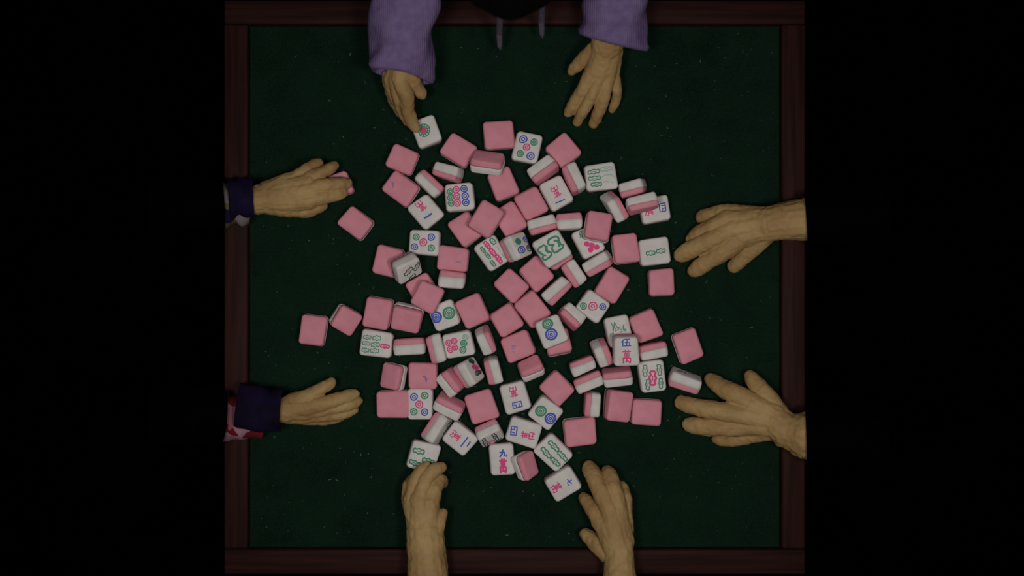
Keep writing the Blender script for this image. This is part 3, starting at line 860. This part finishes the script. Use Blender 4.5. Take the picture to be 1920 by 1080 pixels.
# shoulders, chest, neck and head, out of the picture but for the hair
capsule_chain(bm, chain([(790, -330, 300, 42), (805, -485, 248, 46), (960, -480, 262, 60), (1155, -485, 248, 46), (1190, -330, 300, 42)]))
capsule_chain(bm, chain([(960, -485, 250, 72), (960, -525, 60, 105), (960, -545, -180, 110)]))
capsule_chain(bm, chain([(960, -430, 330, 46), (960, -300, 380, 46), (960, -225, 400, 46)]))
capsule_chain(bm, chain([(960, -165, 430, 72), (960, -115, 400, 74), (960, -90, 340, 56)]))
capsule_chain(bm, chain([(960, -38, 366, 8), (960, -32, 346, 11)]))      # nose
for s in (-1, 1):
    capsule_chain(bm, chain([(960 + s * 76, -125, 372, 12), (960 + s * 80, -120, 352, 10)]))   # ears
    capsule_chain(bm, chain([(960 + s * 28, -48, 384, 12), (960 + s * 26, -48, 383, 11)]))  # brow and eye
capsule_chain(bm, chain([(945, -42, 312, 7), (975, -42, 312, 7)]))       # lips
fused('body', bm, M['skin'], pt, 0.0018, 2, True).matrix_parent_inverse = pt.matrix_world.inverted()
bm = bmesh.new()
capsule_chain(bm, chain([(960, -182, 440, 74), (960, -120, 420, 82), (957, -60, 420, 74)]))
capsule_chain(bm, chain([(910, -150, 400, 50), (900, -170, 320, 40)]))
capsule_chain(bm, chain([(1010, -150, 400, 50), (1020, -170, 320, 40)]))
capsule_chain(bm, chain([(915, -30, 425, 48), (957, -8, 420, 48), (1000, -30, 425, 48)]))
hair = fused('hair', bm, M['hair'], pt, 0.005, 3)
bm = bmesh.new()
capsule_chain(bm, chain([(798, -370, 290, 66), (810, -490, 250, 78), (960, -480, 270, 92), (1150, -490, 250, 78), (1184, -370, 290, 66)]))
capsule_chain(bm, chain([(960, -480, 265, 105), (930, -520, 60, 140), (935, -540, -200, 150)]))
capsule_chain(bm, chain([(990, -520, 60, 140), (985, -540, -200, 150)]))
hoodie = fused('hooded_top', bm, M['lilac'], pt, 0.008, 4)
tube('sleeve', [(750, 143, 108, 57), (755, 60, 138, 61), (765, -40, 170, 60), (780, -180, 230, 58), (796, -360, 300, 64)], M['lilac'], pt, wr=0.006, seed=3, hem=0.004, slant=0.021, skew=0.006)
tube('sleeve', [(1147, 78, 92, 66), (1156, 10, 118, 58), (1168, -80, 150, 54), (1178, -190, 220, 56), (1186, -360, 300, 64)], M['lilac'], pt, wr=0.0045, seed=8, hem=0.004, slant=0.008, skew=0.009)
for (x, y0, y1, z1) in ((937, 30, 92, 60), (1016, 8, 70, 70)):
    bm = bmesh.new()
    capsule_chain(bm, chain([(x + 2, y0 - 190, 330, 6), (x, y0 - 40, 250, 6.5), (x, y0 + 8, 150, 6.5), (x - 1, (y0 + y1) / 2, z1 + 30, 6.5), (x, y1 - 6, z1, 5)]))
    capsule_chain(bm, chain([(x, y1 - 8, z1, 6), (x + 1, y1, z1 - 8, 2.5)]))
    fused('drawstring', bm, M['cord'], pt, 0.0015, 2)
for c in pt.children:
    c.matrix_parent_inverse = Matrix.Translation((0, -0.9, 0))

# --- person at the left, patterned sleeves with navy cuffs
pl = empty('person', (0, 0, 0), 'person at the left edge reaching in with floral sleeves and navy cuffs', 'person')
bm = bmesh.new()
hand(bm, [(448, 379, 62, 28), (474, 376, 58, 27), (505, 370, 54, 29)],
     [[(558, 330, 56, 13), (575, 318, 56, 11), (590, 309, 50, 10), (598, 306, 44, 9)],
      [(578, 336, 62, 14), (600, 325, 60, 12), (618, 316, 52, 11), (628, 310, 46, 7)],
      [(585, 353, 68, 15), (612, 347, 66, 13), (636, 344, 56, 12), (651, 344, 47, 10)],
      [(580, 374, 66, 15), (606, 369, 64, 14), (628, 365, 54, 12), (641, 362, 47, 10)],
      [(545, 388, 48, 18), (572, 394, 44, 14), (594, 390, 36, 12), (606, 386, 30, 9)]],
     [[(505, 365, 54, 28), (556, 334, 55, 16)], [(508, 368, 55, 28), (580, 342, 62, 18)], [(510, 370, 56, 28), (585, 357, 66, 19)], [(510, 374, 55, 27), (580, 376, 64, 18)], [(505, 378, 52, 25), (545, 388, 50, 20)]])
o1 = fused('arm', bm, M['skin'], pl, 0.0014, 2, True)
bm = bmesh.new()
hand(bm, [(470, 770, 62, 28), (520, 768, 58, 24), (542, 768, 52, 25)],
     [[(548, 755, 56, 18), (575, 743, 54, 13), (602, 729, 50, 11.5), (618, 720, 46, 10), (622, 716, 44, 9)],
      [(572, 764, 56, 15), (606, 757, 52, 13.5), (642, 746, 40, 12), (664, 740, 26, 10.5)],
      [(574, 772, 48, 14), (612, 768, 42, 12), (650, 760, 30, 11), (671, 752, 18, 9)],
      [(572, 780, 42, 13), (610, 779, 36, 11.5), (645, 776, 24, 10.5), (662, 769, 15, 9.5)],
      [(570, 786, 36, 11), (600, 788, 30, 9.5), (625, 787, 20, 8.5), (640, 783, 13, 7.5)]],
     [[(540, 764, 54, 24), (575, 764, 56, 17)], [(540, 768, 52, 25), (576, 772, 48, 16)], [(540, 772, 48, 24), (572, 782, 40, 14)]])
o2 = fused('arm', bm, M['skin'], pl, 0.0014, 2, True)
tube('sleeve_cuff', [(476, 372, 58, 38), (452, 373, 62, 38), (430, 374, 66, 40)], M['navy'], pl, wr=0.002, seed=2)
tube('floral_sleeve', [(468, 384, 46, 36), (445, 384, 50, 39), (418, 384, 56, 42)], M['floral_pale'], pl, wr=0.003, seed=5)
tube('sleeve', [(419, 383, 60, 47), (380, 384, 70, 50), (280, 388, 90, 54)], M['added_black_cloth'], pl, wr=0.002, seed=5)  # added black sleeve, lets the arm vanish past the rim
tube('sleeve_cuff', [(528, 769, 60, 41), (490, 767, 64, 41), (445, 762, 70, 42)], M['navy'], pl, wr=0.0025, seed=7)
tube('floral_sleeve', [(496, 795, 36, 27), (455, 787, 46, 37), (418, 784, 56, 44)], M['floral_red'], pl, wr=0.003, seed=9)
tube('sleeve', [(419, 782, 62, 52), (380, 780, 75, 54), (280, 780, 95, 58)], M['added_black_cloth'], pl, wr=0.002, seed=5)  # also added, so the lower arm fades into black

# --- person at the right, bare forearms
pr = empty('person', (0, 0, 0), 'person at the right edge stretching two bare forearms over the rim', 'person')
bm = bmesh.new()
hand(bm, [(1556, 406, 84, 42), (1512, 411, 78, 41), (1468, 415, 72, 36), (1440, 419, 66, 33)],
     [[(1432, 440, 56, 20), (1412, 462, 44, 16), (1392, 483, 28, 14), (1377, 498, 17, 12)],
      [(1388, 447, 52, 19), (1356, 470, 46, 17), (1325, 491, 30, 15), (1303, 507, 17, 13)],
      [(1364, 432, 54, 17), (1332, 450, 48, 15.5), (1300, 466, 32, 15), (1277, 478, 18, 13)],
      [(1366, 410, 50, 17), (1336, 424, 44, 14), (1310, 438, 30, 13.5), (1296, 447, 20, 10.5)],
      [(1378, 396, 44, 14), (1350, 397, 38, 12.5), (1328, 402, 26, 12.5), (1315, 408, 16, 10)]],
     [[(1440, 425, 62, 30), (1390, 445, 54, 21)], [(1440, 420, 64, 30), (1366, 431, 55, 18)], [(1440, 415, 62, 29), (1368, 410, 50, 17)], [(1440, 412, 58, 26), (1382, 398, 45, 15)]], 1.05)
o3 = fused('arm', bm, M['skin'], pr, 0.0014, 2, True)
bm = bmesh.new()
hand(bm, [(1560, 816, 88, 46), (1512, 816, 80, 46), (1478, 808, 70, 34), (1455, 790, 62, 31)],
     [[(1452, 762, 58, 19), (1430, 735, 50, 16), (1414, 715, 40, 13.5), (1405, 703, 34, 9.5)],
      [(1405, 752, 56, 18), (1374, 738, 52, 17), (1350, 725, 38, 15.5), (1333, 711, 22, 11.5)],
      [(1388, 777, 56, 18), (1348, 771, 50, 16.5), (1306, 762, 32, 15.5), (1277, 755, 18, 13)],
      [(1394, 800, 50, 17), (1356, 802, 44, 15), (1318, 800, 28, 15.5), (1293, 797, 17, 13.5)],
      [(1402, 818, 38, 14), (1376, 825, 32, 11.5), (1355, 826, 20, 10.5), (1344, 824, 14, 8.5)]],
     [[(1456, 782, 62, 28), (1408, 753, 57, 20)], [(1456, 788, 62, 28), (1390, 777, 57, 19)], [(1458, 794, 60, 28), (1396, 799, 51, 18)], [(1460, 800, 56, 25), (1404, 816, 40, 15)]], 1.04)
o4 = fused('arm', bm, M['skin'], pr, 0.0014, 2, True)
tube('sleeve', [(1510.5, 411, 80, 47), (1550, 408, 88, 50), (1660, 398, 105, 55)], M['added_black_cloth'], pr, wr=0.0, seed=5)  # added black sleeve, hides the bare arm in the dark
tube('sleeve', [(1510.5, 816, 82, 52), (1550, 816, 90, 54), (1660, 815, 110, 58)], M['added_black_cloth'], pr, wr=0.0, seed=6)  # added for the lower arm in the same way

# --- person at the bottom, bare forearms
pb = empty('person', (0, 0, 0), 'person at the bottom edge with bare forearms, one hand on a three-bamboo tile', 'person')
bm = bmesh.new()
hand(bm, [(806, 1170, 92, 42), (803, 1082, 80, 39), (799, 1030, 72, 36), (796, 990, 66, 35)],
     [[(815, 1010, 66, 14), (819, 995, 74, 12.5), (826, 976, 72, 11), (831, 962, 66, 9)],
      [(808, 945, 70, 16), (814, 917, 64, 14.5), (823, 900, 48, 13), (829, 904, 30, 11.5)],
      [(786, 935, 72, 16), (797, 903, 68, 14), (812, 883, 62, 12.5), (828, 875, 54, 10)],
      [(770, 932, 64, 14), (780, 898, 62, 12), (790, 881, 58, 10.5), (799, 873, 53, 8)],
      [(764, 938, 52, 11), (765, 912, 44, 10), (769, 902, 34, 9), (776, 895, 26, 8)]],
     [[(796, 990, 66, 33), (806, 945, 70, 20)], [(794, 990, 66, 33), (786, 938, 72, 20)], [(792, 990, 64, 32), (772, 934, 64, 17)], [(790, 985, 60, 28), (766, 940, 54, 13)]])
o5 = fused('arm', bm, M['skin'], pb, 0.0014, 2, True)
bm = bmesh.new()
hand(bm, [(1167, 1170, 90, 35), (1162, 1082, 78, 31), (1162, 1052, 70, 28), (1160, 1020, 64, 29)],
     [[(1142, 1040, 58, 17), (1124, 1025, 48, 15), (1108, 1010, 36, 13), (1098, 1001, 28, 10)],
      [(1132, 985, 62, 17), (1117, 962, 52, 14), (1103, 942, 34, 12.5), (1095, 933, 20, 10)],
      [(1140, 950, 64, 17), (1126, 920, 60, 15), (1113, 893, 40, 14.5), (1105, 876, 22, 12)],
      [(1157, 942, 62, 15), (1150, 915, 58, 13), (1144, 895, 42, 12.5), (1140, 883, 26, 11.5)],
      [(1174, 955, 52, 12), (1173, 932, 46, 10.5), (1168, 915, 32, 9.5), (1164, 909, 22, 8)]],
     [[(1155, 1020, 64, 29), (1134, 985, 63, 19)], [(1158, 1018, 65, 29), (1142, 952, 65, 19)], [(1162, 1018, 64, 28), (1158, 945, 63, 17)], [(1165, 1020, 60, 24), (1174, 958, 53, 13)]], 1.08)
o6 = fused('arm', bm, M['skin'], pb, 0.0014, 2, True)
tube('sleeve', [(804, 1112, 82, 48), (808, 1180, 95, 52), (814, 1260, 112, 56)], M['added_black_cloth'], pb, wr=0.0, seed=5)
tube('sleeve', [(1163, 1112, 80, 42), (1170, 1180, 92, 46), (1177, 1260, 108, 50)], M['added_black_cloth'], pb, wr=0.0, seed=6)
